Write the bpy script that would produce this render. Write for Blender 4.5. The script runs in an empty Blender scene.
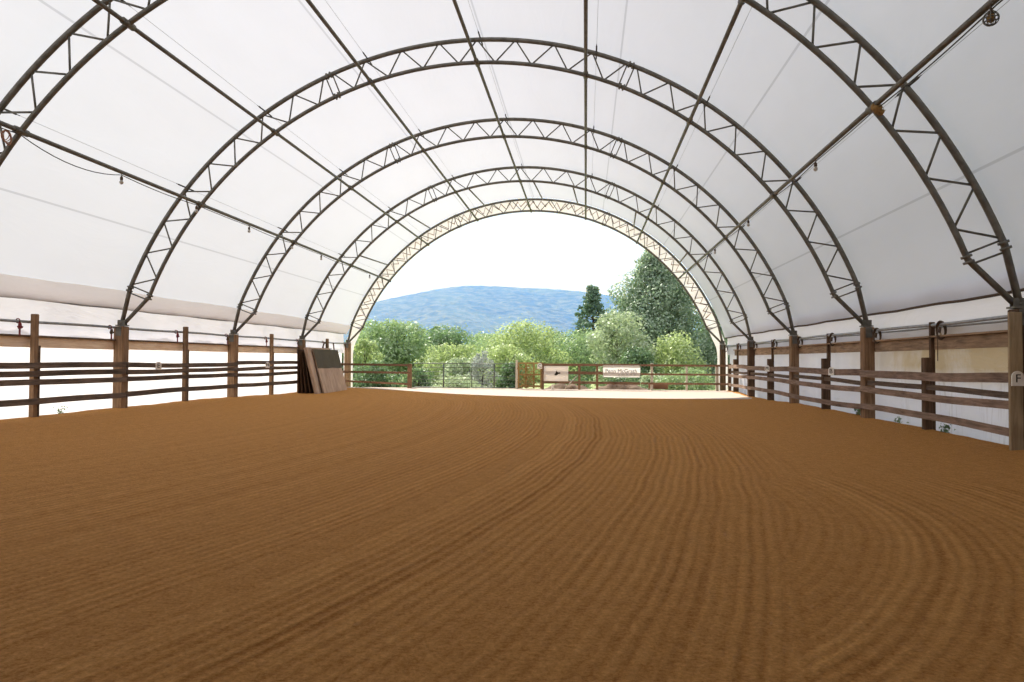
import bpy, math, random
import numpy as np
from mathutils import Vector, Matrix, Euler

random.seed(7)
C = bpy.context.scene.collection
SC = bpy.context.scene
PI = math.pi

# ------------------------------------------------------------------ materials
def lin(h):
    def f(c):
        c /= 255.0
        return c / 12.92 if c <= 0.04045 else ((c + 0.055) / 1.055) ** 2.4
    return tuple(f(c) for c in h) + (1.0,)

class NT:
    def __init__(self, name):
        self.m = bpy.data.materials.new(name)
        self.m.use_nodes = True
        self.t = self.m.node_tree
        self.t.nodes.clear()
        self.out = self.n('ShaderNodeOutputMaterial')
    def n(self, typ, **kw):
        nd = self.t.nodes.new(typ)
        for k, v in kw.items():
            setattr(nd, k, v)
        return nd
    def l(self, a, b):
        self.t.links.new(a, b)
    def val(self, sock, v):
        if isinstance(v, bpy.types.NodeSocket):
            self.l(v, sock)
        else:
            sock.default_value = v
    def math(self, op, a, b=0.0, c=0.0, clamp=False):
        nd = self.n('ShaderNodeMath', operation=op)
        nd.use_clamp = clamp
        self.val(nd.inputs[0], a); self.val(nd.inputs[1], b); self.val(nd.inputs[2], c)
        return nd.outputs[0]
    def mix(self, f, a, b):
        nd = self.n('ShaderNodeMix', data_type='RGBA')
        self.val(nd.inputs['Factor'], f)
        self.val(nd.inputs[6], a); self.val(nd.inputs[7], b)
        return nd.outputs[2]
    def ramp(self, f, a, b, x0=0.0, x1=1.0):
        nd = self.n('ShaderNodeMapRange')
        nd.clamp = True
        self.val(nd.inputs[0], f)
        nd.inputs[1].default_value = x0; nd.inputs[2].default_value = x1
        nd.inputs[3].default_value = a; nd.inputs[4].default_value = b
        return nd.outputs[0]
    def noise(self, vec, scale, detail=3.0, rough=0.55, dist=0.0):
        nd = self.n('ShaderNodeTexNoise')
        nd.inputs['Scale'].default_value = scale
        nd.inputs['Detail'].default_value = detail
        nd.inputs['Roughness'].default_value = rough
        nd.inputs['Distortion'].default_value = dist
        if vec is not None:
            self.l(vec, nd.inputs['Vector'])
        return nd.outputs[0]
    def coord(self, kind='Object', scale=(1, 1, 1)):
        tc = self.n('ShaderNodeTexCoord')
        mp = self.n('ShaderNodeMapping')
        mp.inputs['Scale'].default_value = scale
        self.l(tc.outputs[kind], mp.inputs[0])
        return mp.outputs[0]
    def bump(self, h, strength=0.5, dist=0.02):
        b = self.n('ShaderNodeBump')
        b.inputs['Strength'].default_value = strength
        b.inputs['Distance'].default_value = dist
        self.l(h, b.inputs['Height'])
        return b.outputs[0]
    def pbr(self, col, rough=0.7, metal=0.0, normal=None):
        p = self.n('ShaderNodeBsdfPrincipled')
        self.val(p.inputs['Base Color'], col)
        self.val(p.inputs['Roughness'], rough)
        p.inputs['Metallic'].default_value = metal
        p.inputs['Specular IOR Level'].default_value = 0.5 if rough < 0.6 else 0.12
        if normal is not None:
            self.l(normal, p.inputs['Normal'])
        return p.outputs[0]
    def done(self, sh):
        self.l(sh, self.out.inputs['Surface'])
        return self.m

def rgb(t, k=1.0):
    return (t[0] * k, t[1] * k, t[2] * k, 1.0)

def wood(name, dark, light, axis, scale=1.0, rough=0.85):
    k = NT(name)
    s = [9.0, 9.0, 9.0]
    s['xyz'.index(axis)] = 0.8
    v = k.coord('Object', tuple(a * scale for a in s))
    f = k.noise(v, 2.2, 5, 0.65, 0.6)
    g = k.noise(k.coord('Object', (1, 1, 1)), 1.3, 3)
    inf = k.n('ShaderNodeObjectInfo').outputs['Random']
    f2 = k.math('ADD', k.ramp(f, 0, 1, 0.3, 0.7), k.math('MULTIPLY', k.math('SUBTRACT', g, 0.5), 1.2), clamp=True)
    c = k.mix(f2, rgb(dark), rgb(light))
    hv = k.n('ShaderNodeHueSaturation')
    k.l(c, hv.inputs['Color'])
    k.l(k.ramp(inf, 0.82, 1.18), hv.inputs['Value'])
    hv.inputs['Saturation'].default_value = 0.95
    return k.done(k.pbr(hv.outputs[0], rough, 0, k.bump(f, 0.5, 0.01)))

def metal(name, a, b, rough=0.5, met=0.4):
    k = NT(name)
    f = k.noise(k.coord('Object', (1, 1, 1)), 6, 4)
    c = k.mix(k.ramp(f, 0, 1, 0.35, 0.65), rgb(a), rgb(b))
    return k.done(k.pbr(c, rough, met))

def plain(name, col, rough=0.7, var=0.2, sc=8):
    k = NT(name)
    f = k.noise(k.coord('Object', (1, 1, 1)), sc, 4)
    c = k.mix(f, rgb(col, 1 - var), rgb(col, 1 + var))
    return k.done(k.pbr(c, rough, 0, k.bump(f, 0.2, 0.01)))

def fabric(name, col, trans, tcol, seams=False, stain=None, dirt=0.08, wrinkle=0.25):
    """woven sheet that lets daylight through"""
    k = NT(name)
    geo = k.n('ShaderNodeNewGeometry')
    pos = geo.outputs['Position']
    sep = k.n('ShaderNodeSeparateXYZ'); k.l(pos, sep.inputs[0])
    d = k.noise(pos, 0.35, 5, 0.6)
    mp = k.n('ShaderNodeMapping'); mp.inputs['Scale'].default_value = (0.5, 0.12, 0.5)
    k.l(pos, mp.inputs[0])
    d2 = k.noise(mp.outputs[0], 1.6, 4, 0.6, 0.4)
    base = k.mix(k.ramp(d, 0, 1, 0.35, 0.75), rgb(col), rgb((col[0] * (1 - dirt), col[1] * (1 - dirt * 1.05), col[2] * (1 - dirt * 1.15))))
    tr = k.mix(k.ramp(d2, 0, 1, 0.3, 0.8), rgb(tcol), rgb((tcol[0] * (1 - dirt), tcol[1] * (1 - dirt * 1.05), tcol[2] * (1 - dirt * 1.1))))
    if seams:
        ang = k.math('ARCTAN2', sep.outputs[0], k.math('ADD', sep.outputs[2], 0.463))
        fac = None
        for deg in (-59.6, -39.3, -19.6, 0.7, 21.1, 41.2, 61.6):
            a = k.math('LESS_THAN', k.math('ABSOLUTE', k.math('SUBTRACT', ang, math.radians(deg))), 0.0022)
            fac = a if fac is None else k.math('MAXIMUM', fac, a)
        base = k.mix(fac, base, rgb((0.6, 0.6, 0.6)))
        tr = k.mix(fac, tr, rgb((tcol[0] * 0.74, tcol[1] * 0.74, tcol[2] * 0.75)))
    if stain is not None:
        # rusty water stains and mildew soaked into the sheet below the top board
        m1 = k.ramp(sep.outputs[2], 0, 1, 0.85, 1.35)
        m2 = k.ramp(sep.outputs[1], 1, 0.1, 16.5, 22.0)
        mp2 = k.n('ShaderNodeMapping'); mp2.inputs['Scale'].default_value = (1, 1.4, 0.6)
        k.l(pos, mp2.inputs[0])
        n3 = k.noise(mp2.outputs[0], 1.2, 5, 0.65, 0.5)
        f = k.math('MULTIPLY', k.math('MULTIPLY', m1, m2), k.ramp(n3, 0.7, 1.15, 0.25, 0.6), clamp=True)
        mp3 = k.n('ShaderNodeMapping'); mp3.inputs['Scale'].default_value = (1, 7, 0.5)
        k.l(pos, mp3.inputs[0])
        n4 = k.noise(mp3.outputs[0], 1.5, 3, 0.6)
        f2 = k.math('MULTIPLY', k.ramp(n4, 0, 0.45, 0.55, 0.75), k.ramp(sep.outputs[1], 1, 0, 15.0, 20.0))
        base = k.mix(f2, base, rgb((0.25, 0.2, 0.15)))
        tr = k.mix(f2, tr, rgb((0.25, 0.2, 0.15)))
        base = k.mix(f, base, rgb(stain)); tr = k.mix(f, tr, rgb(stain))
    w = k.noise(mp.outputs[0], 2.5, 4, 0.6, 0.8)
    nb = k.bump(w, wrinkle, 0.25)
    a = k.n('ShaderNodeBsdfDiffuse'); k.l(base, a.inputs[0]); k.l(nb, a.inputs['Normal'])
    b = k.n('ShaderNodeBsdfTranslucent'); k.l(tr, b.inputs[0]); k.l(nb, b.inputs['Normal'])
    mx = k.n('ShaderNodeMixShader'); mx.inputs[0].default_value = trans
    k.l(a.outputs[0], mx.inputs[1]); k.l(b.outputs[0], mx.inputs[2])
    return k.done(mx.outputs[0])

def leafmat(name, a, b, tl, trans=0.4):
    k = NT(name)
    geo = k.n('ShaderNodeNewGeometry')
    r = geo.outputs['Random Per Island']
    f = k.noise(geo.outputs['Position'], 0.55, 3, 0.6)
    f2 = k.math('ADD', k.math('MULTIPLY', r, 0.6), k.math('MULTIPLY', k.ramp(f, 0, 1, 0.3, 0.7), 0.4))
    c = k.mix(f2, rgb(a), rgb(b))
    d = k.n('ShaderNodeBsdfDiffuse'); k.l(c, d.inputs[0])
    t = k.n('ShaderNodeBsdfTranslucent'); t.inputs[0].default_value = rgb(tl)
    mx = k.n('ShaderNodeMixShader'); mx.inputs[0].default_value = trans
    k.l(d.outputs[0], mx.inputs[1]); k.l(t.outputs[0], mx.inputs[2])
    g = k.n('ShaderNodeBsdfGlossy'); g.inputs['Roughness'].default_value = 0.45
    g.inputs[0].default_value = (0.9, 0.95, 0.9, 1)
    m2 = k.n('ShaderNodeMixShader'); m2.inputs[0].default_value = 0.05
    k.l(mx.outputs[0], m2.inputs[1]); k.l(g.outputs[0], m2.inputs[2])
    return k.done(m2.outputs[0])

M = {}
M['steel'] = metal('galvanised_steel', (0.115, 0.107, 0.088), (0.18, 0.168, 0.14), 0.55, 0.35)
M['pipe'] = metal('grey_pipe', (0.24, 0.25, 0.26), (0.34, 0.35, 0.36), 0.45, 0.3)
M['postY'] = wood('post_wood', (0.15, 0.085, 0.045), (0.33, 0.2, 0.11), 'z')
M['postD'] = wood('dark_post_wood', (0.07, 0.042, 0.025), (0.17, 0.1, 0.06), 'z')
M['postT'] = wood('tan_post_wood', (0.26, 0.18, 0.1), (0.42, 0.31, 0.18), 'z')
M['railY'] = wood('rail_wood', (0.13, 0.085, 0.06), (0.34, 0.23, 0.17), 'y')
M['railDark'] = wood('dark_rail_wood', (0.075, 0.055, 0.042), (0.19, 0.13, 0.095), 'y')
M['railX'] = wood('end_rail_wood', (0.13, 0.07, 0.04), (0.3, 0.17, 0.1), 'x')
M['board'] = wood('tan_board_wood', (0.72, 0.49, 0.31), (0.95, 0.74, 0.53), 'y')
M['boardR'] = wood('stained_board_wood', (0.2, 0.13, 0.08), (0.42, 0.28, 0.17), 'y')
M['panel'] = wood('weathered_panel_wood', (0.3, 0.2, 0.14), (0.52, 0.37, 0.27), 'z', 0.6)
M['panelD'] = wood('dark_panel_wood', (0.05, 0.028, 0.017), (0.13, 0.07, 0.04), 'z', 0.6)
M['rubber'] = plain('olive_rubber_mat', (0.1, 0.085, 0.06), 0.8, 0.25, 5)
M['bark'] = wood('bark', (0.06, 0.045, 0.03), (0.16, 0.12, 0.09), 'z')
M['vine'] = plain('dry_vine', (0.36, 0.24, 0.1), 0.9, 0.4, 6)
M['pale'] = wood('pale_pole_wood', (0.45, 0.4, 0.32), (0.65, 0.58, 0.47), 'z')
M['gate'] = metal('green_grey_tube', (0.07, 0.085, 0.075), (0.13, 0.15, 0.13), 0.5, 0.2)
M['white'] = plain('white_board', (0.82, 0.77, 0.7), 0.5, 0.05, 4)
M['plate'] = plain('letter_plate', (0.88, 0.84, 0.76), 0.5, 0.06, 9)
M['black'] = plain('black_paint', (0.03, 0.025, 0.02), 0.6, 0.2)
M['greyink'] = plain('faded_print', (0.4, 0.36, 0.34), 0.7, 0.2)
M['inkdark'] = plain('dark_print', (0.09, 0.07, 0.075), 0.7, 0.3)
M['red'] = plain('red_strap', (0.22, 0.045, 0.05), 0.7, 0.2)
M['webdark'] = plain('dark_strap', (0.1, 0.07, 0.05), 0.8, 0.3)
M['rope'] = plain('rust_brown_rope', (0.34, 0.18, 0.12), 0.9, 0.2)
M['wire'] = plain('black_cable', (0.07, 0.065, 0.06), 0.6, 0.1)
M['thinwire'] = plain('grey_cable', (0.3, 0.3, 0.29), 0.6, 0.1)
M['nest'] = plain('brown_nest', (0.3, 0.18, 0.07), 0.95, 0.45, 20)
M['bulb'] = plain('frosted_bulb', (0.5, 0.47, 0.4), 0.25, 0.05)
M['soil'] = plain('dark_soil', (0.16, 0.115, 0.085), 0.95, 0.4, 5)
M['pale_ground'] = plain('pale_ground_tone', (0.5, 0.41, 0.35), 0.95, 0.12, 14)  # pale tone of the painted sun patch and the added side strips
M['fabric'] = fabric('roof_fabric', (0.74, 0.735, 0.75), 0.5, (0.51, 0.53, 0.59), seams=True, dirt=0.05, wrinkle=0.06)
M['skirt'] = fabric('skirt_fabric', (0.8, 0.79, 0.8), 0.5, (0.66, 0.655, 0.71), dirt=0.08, wrinkle=0.25)
M['hem'] = fabric('doubled_hem_fabric', (0.8, 0.74, 0.68), 0.85, (0.95, 0.87, 0.8), dirt=0.12)
M['curtainL'] = fabric('clean_curtain', (0.85, 0.85, 0.88), 0.66, (0.96, 0.96, 0.99), dirt=0.0, wrinkle=0.15)
M['curtainR'] = fabric('stained_tarp', (0.82, 0.83, 0.87), 0.5, (0.68, 0.69, 0.76), stain=(0.44, 0.35, 0.23), dirt=0.12, wrinkle=0.6)
M['gable'] = fabric('cream_gable_fabric', (0.82, 0.78, 0.73), 0.5, (0.72, 0.69, 0.67), dirt=0.1)
M['banner'] = fabric('banner_vinyl', (0.85, 0.8, 0.75), 0.4, (0.9, 0.84, 0.78), dirt=0.05, wrinkle=0.1)

def footing():
    k = NT('harrowed_footing')
    geo = k.n('ShaderNodeNewGeometry'); pos = geo.outputs['Position']
    sep = k.n('ShaderNodeSeparateXYZ'); k.l(pos, sep.inputs[0])
    x, y = sep.outputs[0], sep.outputs[1]
    wob = k.math('MULTIPLY', k.math('SUBTRACT', k.noise(pos, 0.35, 2), 0.5), 0.22)
    def dist(cx, cy):
        a = k.math('SUBTRACT', x, cx); b = k.math('SUBTRACT', y, cy)
        return k.math('SQRT', k.math('ADD', k.math('MULTIPLY', a, a), k.math('MULTIPLY', b, b)))
    r1 = dist(-40.0, 16.0)
    r2 = dist(-0.5, 8.0)
    far = k.math('ADD', r1, k.math('MULTIPLY', k.math('SUBTRACT', k.noise(pos, 1.1, 2), 0.5), 0.5))
    sel = k.math('MULTIPLY', k.ramp(far, 0, 1, 45.5, 45.75), k.ramp(y, 1, 0, 8.8, 10.5))
    def teeth(r):
        rr = k.math('ADD', r, wob)
        cmb = k.n('ShaderNodeCombineXYZ'); k.l(rr, cmb.inputs[0])
        a = k.math('SINE', k.math('MULTIPLY', rr, 2 * PI / 0.1))
        b = k.noise(cmb.outputs[0], 3.6, 3, 0.7)
        c = k.noise(cmb.outputs[0], 1.1, 2, 0.6)
        h = k.math('ADD', k.math('MULTIPLY', a, k.ramp(c, 0.06, 0.3, 0.35, 0.65)), k.math('MULTIPLY', k.math('SUBTRACT', b, 0.5), 1.9))
        return h
    h1, h2 = teeth(r1), teeth(r2)
    mixf = k.n('ShaderNodeMix', data_type='FLOAT')
    k.l(sel, mixf.inputs[0]); k.l(h1, mixf.inputs[2]); k.l(h2, mixf.inputs[3])
    g = mixf.outputs[0]
    # hooves have smoothed the harrow passes along the far rails on the right
    smooth = k.ramp(far, 1, 0.1, 45.2, 46.4)
    smooth = k.math('MAXIMUM', smooth, k.math('MULTIPLY', sel, k.ramp(r2, 1.0, 0.25, 7.6, 10.0)))
    left = k.ramp(r1, 0.45, 1.0, 34.0, 42.5)
    far_f = k.ramp(y, 1.0, 0.45, 10.0, 27.0)
    amp = k.math('MULTIPLY', k.math('MULTIPLY', smooth, left), k.math('MULTIPLY', far_f, k.ramp(k.noise(pos, 0.9, 3), 0.55, 1.3, 0.3, 0.7)))
    g = k.math('MULTIPLY', g, amp)
    grain = k.noise(pos, 34.0, 5, 0.8)
    clod = k.noise(pos, 7.0, 4, 0.7)
    h = k.math('ADD', k.math('MULTIPLY', g, 1.5), k.math('ADD', k.math('MULTIPLY', grain, 1.2), k.math('MULTIPLY', clod, 0.6)))
    big = k.noise(pos, 0.22, 4, 0.6)
    base = k.mix(k.ramp(big, 0, 1, 0.3, 0.7), rgb((0.56, 0.255, 0.07)), rgb((0.62, 0.285, 0.085)))
    gr = k.math('ADD', k.math('MULTIPLY', k.math('SUBTRACT', grain, 0.5), 2.2), k.math('MULTIPLY', k.math('SUBTRACT', clod, 0.5), 0.8))
    tone = k.math('ADD', k.math('MULTIPLY', g, 0.62), k.math('ADD', gr, 0.5), clamp=True)
    col = k.mix(tone, rgb((0.3, 0.11, 0.016)), k.mix(0.4, base, rgb((0.92, 0.5, 0.16))))
    return k.done(k.pbr(col, 0.95, 0, k.bump(h, 0.9, 0.05)))
M['footing'] = footing()

def grassmat():
    k = NT('meadow_ground')
    geo = k.n('ShaderNodeNewGeometry')
    a = k.noise(geo.outputs['Position'], 0.3, 5, 0.7)
    b = k.noise(geo.outputs['Position'], 5.0, 4, 0.7)
    c = k.mix(k.ramp(a, 0, 1, 0.35, 0.65), rgb((0.24, 0.31, 0.13)), rgb((0.42, 0.44, 0.25)))
    c = k.mix(k.ramp(b, 0, 0.5, 0.4, 0.7), c, rgb((0.18, 0.28, 0.07)))
    return k.done(k.pbr(c, 0.95, 0, k.bump(b, 0.5, 0.1)))
M['grass'] = grassmat()

def forestmat():
    k = NT('forested_slope')
    geo = k.n('ShaderNodeNewGeometry')
    a = k.noise(geo.outputs['Position'], 0.004, 5, 0.6)
    b = k.noise(geo.outputs['Position'], 0.035, 4, 0.7)
    c = k.mix(k.ramp(a, 0, 1, 0.4, 0.62), rgb((0.035, 0.055, 0.03)), rgb((0.085, 0.12, 0.06)))
    c = k.mix(k.ramp(b, 0, 0.75, 0.42, 0.62), c, rgb((0.2, 0.22, 0.13)))
    return k.done(k.pbr(c, 0.95, 0, k.bump(b, 1.0, 18.0)))
M['forest'] = forestmat()

M['leafSage'] = leafmat('sage_leaves', (0.07, 0.14, 0.075), (0.62, 0.72, 0.58), (0.26, 0.38, 0.2), 0.4)
M['leafMid'] = leafmat('mid_green_leaves', (0.1, 0.2, 0.085), (0.55, 0.66, 0.42), (0.32, 0.46, 0.19), 0.42)
M['leafYel'] = leafmat('yellow_green_leaves', (0.16, 0.26, 0.09), (0.62, 0.7, 0.4), (0.46, 0.57, 0.22), 0.46)
M['leafPale'] = leafmat('pale_green_leaves', (0.2, 0.29, 0.16), (0.72, 0.78, 0.6), (0.43, 0.53, 0.29), 0.42)
M['leafGrey'] = leafmat('grey_twig_leaves', (0.3, 0.34, 0.32), (0.7, 0.72, 0.73), (0.35, 0.38, 0.34), 0.35)
M['leafDark'] = leafmat('dark_needles', (0.05, 0.11, 0.075), (0.26, 0.38, 0.27), (0.12, 0.22, 0.11), 0.35)
M['leafDeep'] = leafmat('deep_green_leaves', (0.06, 0.13, 0.065), (0.33, 0.46, 0.28), (0.18, 0.3, 0.11), 0.4)

# ------------------------------------------------------------------ geometry helpers
class MB:
    def __init__(self):
        self.v, self.f, self.sm = [], [], []
    def box(self, c, s, rot=(0, 0, 0), taper=1.0, bev=0.0):
        R = Euler(rot).to_matrix(); c = Vector(c)
        hx, hy, hz = s[0] / 2, s[1] / 2, s[2] / 2
        n = len(self.v)
        b = min(bev, hx * 0.4, hy * 0.4, hz * 0.4)
        if b <= 0:
            for sz in (-1, 1):
                t = taper if sz > 0 else 1
                for sx, sy in ((-1, -1), (1, -1), (1, 1), (-1, 1)):
                    self.v.append(c + R @ Vector((sx * hx * t, sy * hy * t, sz * hz)))
            for q in ((0, 3, 2, 1), (4, 5, 6, 7), (0, 1, 5, 4), (1, 2, 6, 5), (2, 3, 7, 6), (3, 0, 4, 7)):
                self.f.append(tuple(n + i for i in q)); self.sm.append(False)
            return
        # chamfered box: stacked rings
        rings = []
        for z, o in ((-hz, b), (-hz + b, 0), (hz - b, 0), (hz, b)):
            t = taper if z > 0 else 1
            ring = []
            X, Y = hx * t - o, hy * t - o
            k = b if o == 0 else b * 0.5
            for px, py in ((-X + k, -Y), (X - k, -Y), (X, -Y + k), (X, Y - k), (X - k, Y), (-X + k, Y), (-X, Y - k), (-X, -Y + k)):
                ring.append(len(self.v)); self.v.append(c + R @ Vector((px, py, z)))
            rings.append(ring)
        self.f.append(tuple(reversed(rings[0]))); self.sm.append(False)
        self.f.append(tuple(rings[-1])); self.sm.append(False)
        for a, d in zip(rings, rings[1:]):
            for i in range(8):
                j = (i + 1) % 8
                self.f.append((a[i], a[j], d[j], d[i])); self.sm.append(False)
    def tube(self, pts, r, n=8, closed=False, cap=True):
        pts = [Vector(p) for p in pts]
        m = len(pts)
        rs = r if isinstance(r, (list, tuple)) else [r] * m
        rings = []
        up = None
        for i, p in enumerate(pts):
            if closed:
                d = pts[(i + 1) % m] - pts[i - 1]
            else:
                d = pts[min(i + 1, m - 1)] - pts[max(i - 1, 0)]
            d.normalize()
            if up is None:
                up = Vector((0, 0, 1)) if abs(d.z) < 0.9 else Vector((1, 0, 0))
            a = d.cross(up)
            if a.length < 1e-4:
                a = d.cross(Vector((0.3, 1, 0.2)))
            a.normalize(); b = a.cross(d); b.normalize(); up = b
            ring = []
            for k in range(n):
                t = 2 * PI * k / n
                ring.append(len(self.v)); self.v.append(p + (a * math.cos(t) + b * math.sin(t)) * rs[i])
            rings.append(ring)
        prs = list(zip(rings, rings[1:])) + ([(rings[-1], rings[0])] if closed else [])
        for A, B in prs:
            for k in range(n):
                j = (k + 1) % n
                self.f.append((A[k], A[j], B[j], B[k])); self.sm.append(True)
        if cap and not closed:
            self.f.append(tuple(reversed(rings[0]))); self.sm.append(False)
            self.f.append(tuple(rings[-1])); self.sm.append(False)
    def ball(self, c, r, n=10, m=6, sq=(1, 1, 1)):
        c = Vector(c); n0 = len(self.v)
        for i in range(1, m):
            a = PI * i / m
            for k in range(n):
                t = 2 * PI * k / n
                self.v.append(c + Vector((r * sq[0] * math.sin(a) * math.cos(t), r * sq[1] * math.sin(a) * math.sin(t), r * sq[2] * math.cos(a))))
        top = len(self.v); self.v.append(c + Vector((0, 0, r * sq[2])))
        bot = len(self.v); self.v.append(c - Vector((0, 0, r * sq[2])))
        for i in range(m - 2):
            for k in range(n):
                j = (k + 1) % n
                self.f.append((n0 + i * n + k, n0 + (i + 1) * n + k, n0 + (i + 1) * n + j, n0 + i * n + j)); self.sm.append(True)
        for k in range(n):
            j = (k + 1) % n
            self.f.append((top, n0 + k, n0 + j)); self.sm.append(True)
            self.f.append((bot, n0 + (m - 2) * n + j, n0 + (m - 2) * n + k)); self.sm.append(True)
    def grid(self, fn, nu, nv, smooth=True):
        n0 = len(self.v)
        for i in range(nu + 1):
            for j in range(nv + 1):
                self.v.append(Vector(fn(i / nu, j / nv)))
        w = nv + 1
        for i in range(nu):
            for j in range(nv):
                a = n0 + i * w + j
                self.f.append((a, a + w, a + w + 1, a + 1)); self.sm.append(smooth)
    def poly(self, pts, thick):
        """extruded outline: pts in the local x-z plane, thickness along y"""
        n0 = len(self.v); n = len(pts)
        for y in (-thick / 2, thick / 2):
            for p in pts:
                self.v.append(Vector((p[0], y, p[1])))
        self.f.append(tuple(n0 + i for i in range(n))); self.sm.append(False)
        self.f.append(tuple(n0 + n + i for i in reversed(range(n)))); self.sm.append(False)
        for i in range(n):
            j = (i + 1) % n
            self.f.append((n0 + j, n0 + i, n0 + n + i, n0 + n + j)); self.sm.append(False)
    def mesh(self, name, mat):
        me = bpy.data.meshes.new(name)
        me.from_pydata([tuple(v) for v in self.v], [], self.f)
        me.polygons.foreach_set('use_smooth', self.sm)
        me.materials.append(mat)
        me.update()
        return me
    def build(self, name, mat, parent=None, loc=(0, 0, 0), rot=(0, 0, 0)):
        o = bpy.data.objects.new(name, self.mesh(name, mat))
        C.objects.link(o); o.location = loc; o.rotation_euler = rot
        if parent is not None:
            o.parent = parent
        return o

def tag(o, label, cat, group=None, kind=None):
    o['label'] = label; o['category'] = cat
    if group: o['group'] = group
    if kind: o['kind'] = kind
    return o

def thing(name, label, cat, loc=(0, 0, 0), rz=0.0, group=None):
    o = bpy.data.objects.new(name, None); C.objects.link(o)
    o.location = loc; o.rotation_euler = (0, 0, rz); o.empty_display_size = 0.2
    return tag(o, label, cat, group)

def struct(o, label, cat):
    return tag(o, label, cat, kind='structure')

def copy_tree(o, loc=None, rot=None):
    c = o.copy(); C.objects.link(c)
    if loc is not None: c.location = loc
    if rot is not None: c.rotation_euler = rot
    for ch in o.children:
        d = ch.copy(); C.objects.link(d); d.parent = c
        for g in ch.children:
            e = g.copy(); C.objects.link(e); e.parent = d
    return c

# ------------------------------------------------------------------ layout
S = 6.513
YA, YB = 12.69, 19.204
YC, YD, YE = YB + S, YB + 2 * S, YB + 3 * S
ZC = -0.463                       # height of the arc centre
RO, RI = 10.49, 9.87
YBACK = -1.2
YF = 36.3                         # fence across the open end
def pol(r, deg):
    a = math.radians(deg)
    return (r * math.sin(a), ZC + r * math.cos(a))

# ------------------------------------------------------------------ floor, ground
def hsh(x, y):
    return math.sin(x * 1.7 + y * 0.9) * 0.5 + math.sin(x * 0.6 - y * 2.3 + 1.3) * 0.3 + math.sin(y * 5.1 + x) * 0.2
def sag(y):
    # the footing is worn lower towards the open end
    if y < 23.5: return 0.0
    if y < 31.0:
        t = (y - 23.5) / 7.5
        return -0.115 * t * t * (3 - 2 * t)
    if y < 36.0:
        t = (y - 31.0) / 5.0
        return -0.115 + 0.075 * t * t * (3 - 2 * t)
    return -0.04
mb = MB()
def floor_fn(u, v):
    x = -10.05 + 20.1 * u; y = YBACK + (37.0 - YBACK) * v
    e = max(0.0, (abs(x) - 9.3) / 0.7)
    return (x, y, sag(y) + e * e * (0.03 + 0.012 * hsh(x, y * 1.5)))
mb.grid(floor_fn, 60, 200)
fl = mb.build('floor', M['footing'])
struct(fl, 'brown harrowed sand footing of the riding arena', 'floor')

mb = MB()
def ground_fn(u, v):
    x = -160 + 320 * u; y = -30 + 230 * v
    z = -0.27 - 0.0035 * max(0, y - 40)
    return (x, y, z)
mb.grid(ground_fn, 40, 40)
struct(mb.build('ground', M['grass']), 'sunlit meadow around the riding hall', 'ground')

for sgn, sd in ((-1, 'bright'), (1, 'tarp')):  # unseen pale strips, added so the grass bounces no green onto the tarps
    mb = MB()
    def strip_fn(u, v, sgn=sgn):
        return (sgn * (10.5 + (9.0 + 0.6 * hsh(v * 30, 2.0)) * u), -6 + 50 * v, -0.24 + 0.02 * math.sin(u * PI))
    mb.grid(strip_fn, 10, 40)
    struct(mb.build('bounce_strip', M['pale_ground']), 'pale strip added outside the %s side of the hall to bounce light' % sd, 'ground')

mb = MB()
def sun_patch_edge(x):  # pale overlay stands in for sunlit footing; edge follows the arch's shadow
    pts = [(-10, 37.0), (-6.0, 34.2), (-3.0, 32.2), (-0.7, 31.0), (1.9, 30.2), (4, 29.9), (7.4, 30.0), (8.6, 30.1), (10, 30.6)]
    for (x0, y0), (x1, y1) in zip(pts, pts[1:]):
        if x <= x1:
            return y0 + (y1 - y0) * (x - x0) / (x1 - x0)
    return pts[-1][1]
def sun_patch_fn(u, v):
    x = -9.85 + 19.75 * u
    y0 = sun_patch_edge(x) + 0.12 * hsh(x * 3, 1.0)
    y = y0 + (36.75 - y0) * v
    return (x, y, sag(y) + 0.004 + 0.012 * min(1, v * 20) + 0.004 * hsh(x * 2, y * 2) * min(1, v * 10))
mb.grid(sun_patch_fn, 70, 30)
struct(mb.build('sun_patch', M['pale_ground']), 'pale strip painted as sunlight on the footing at the open end', 'ground')

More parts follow.
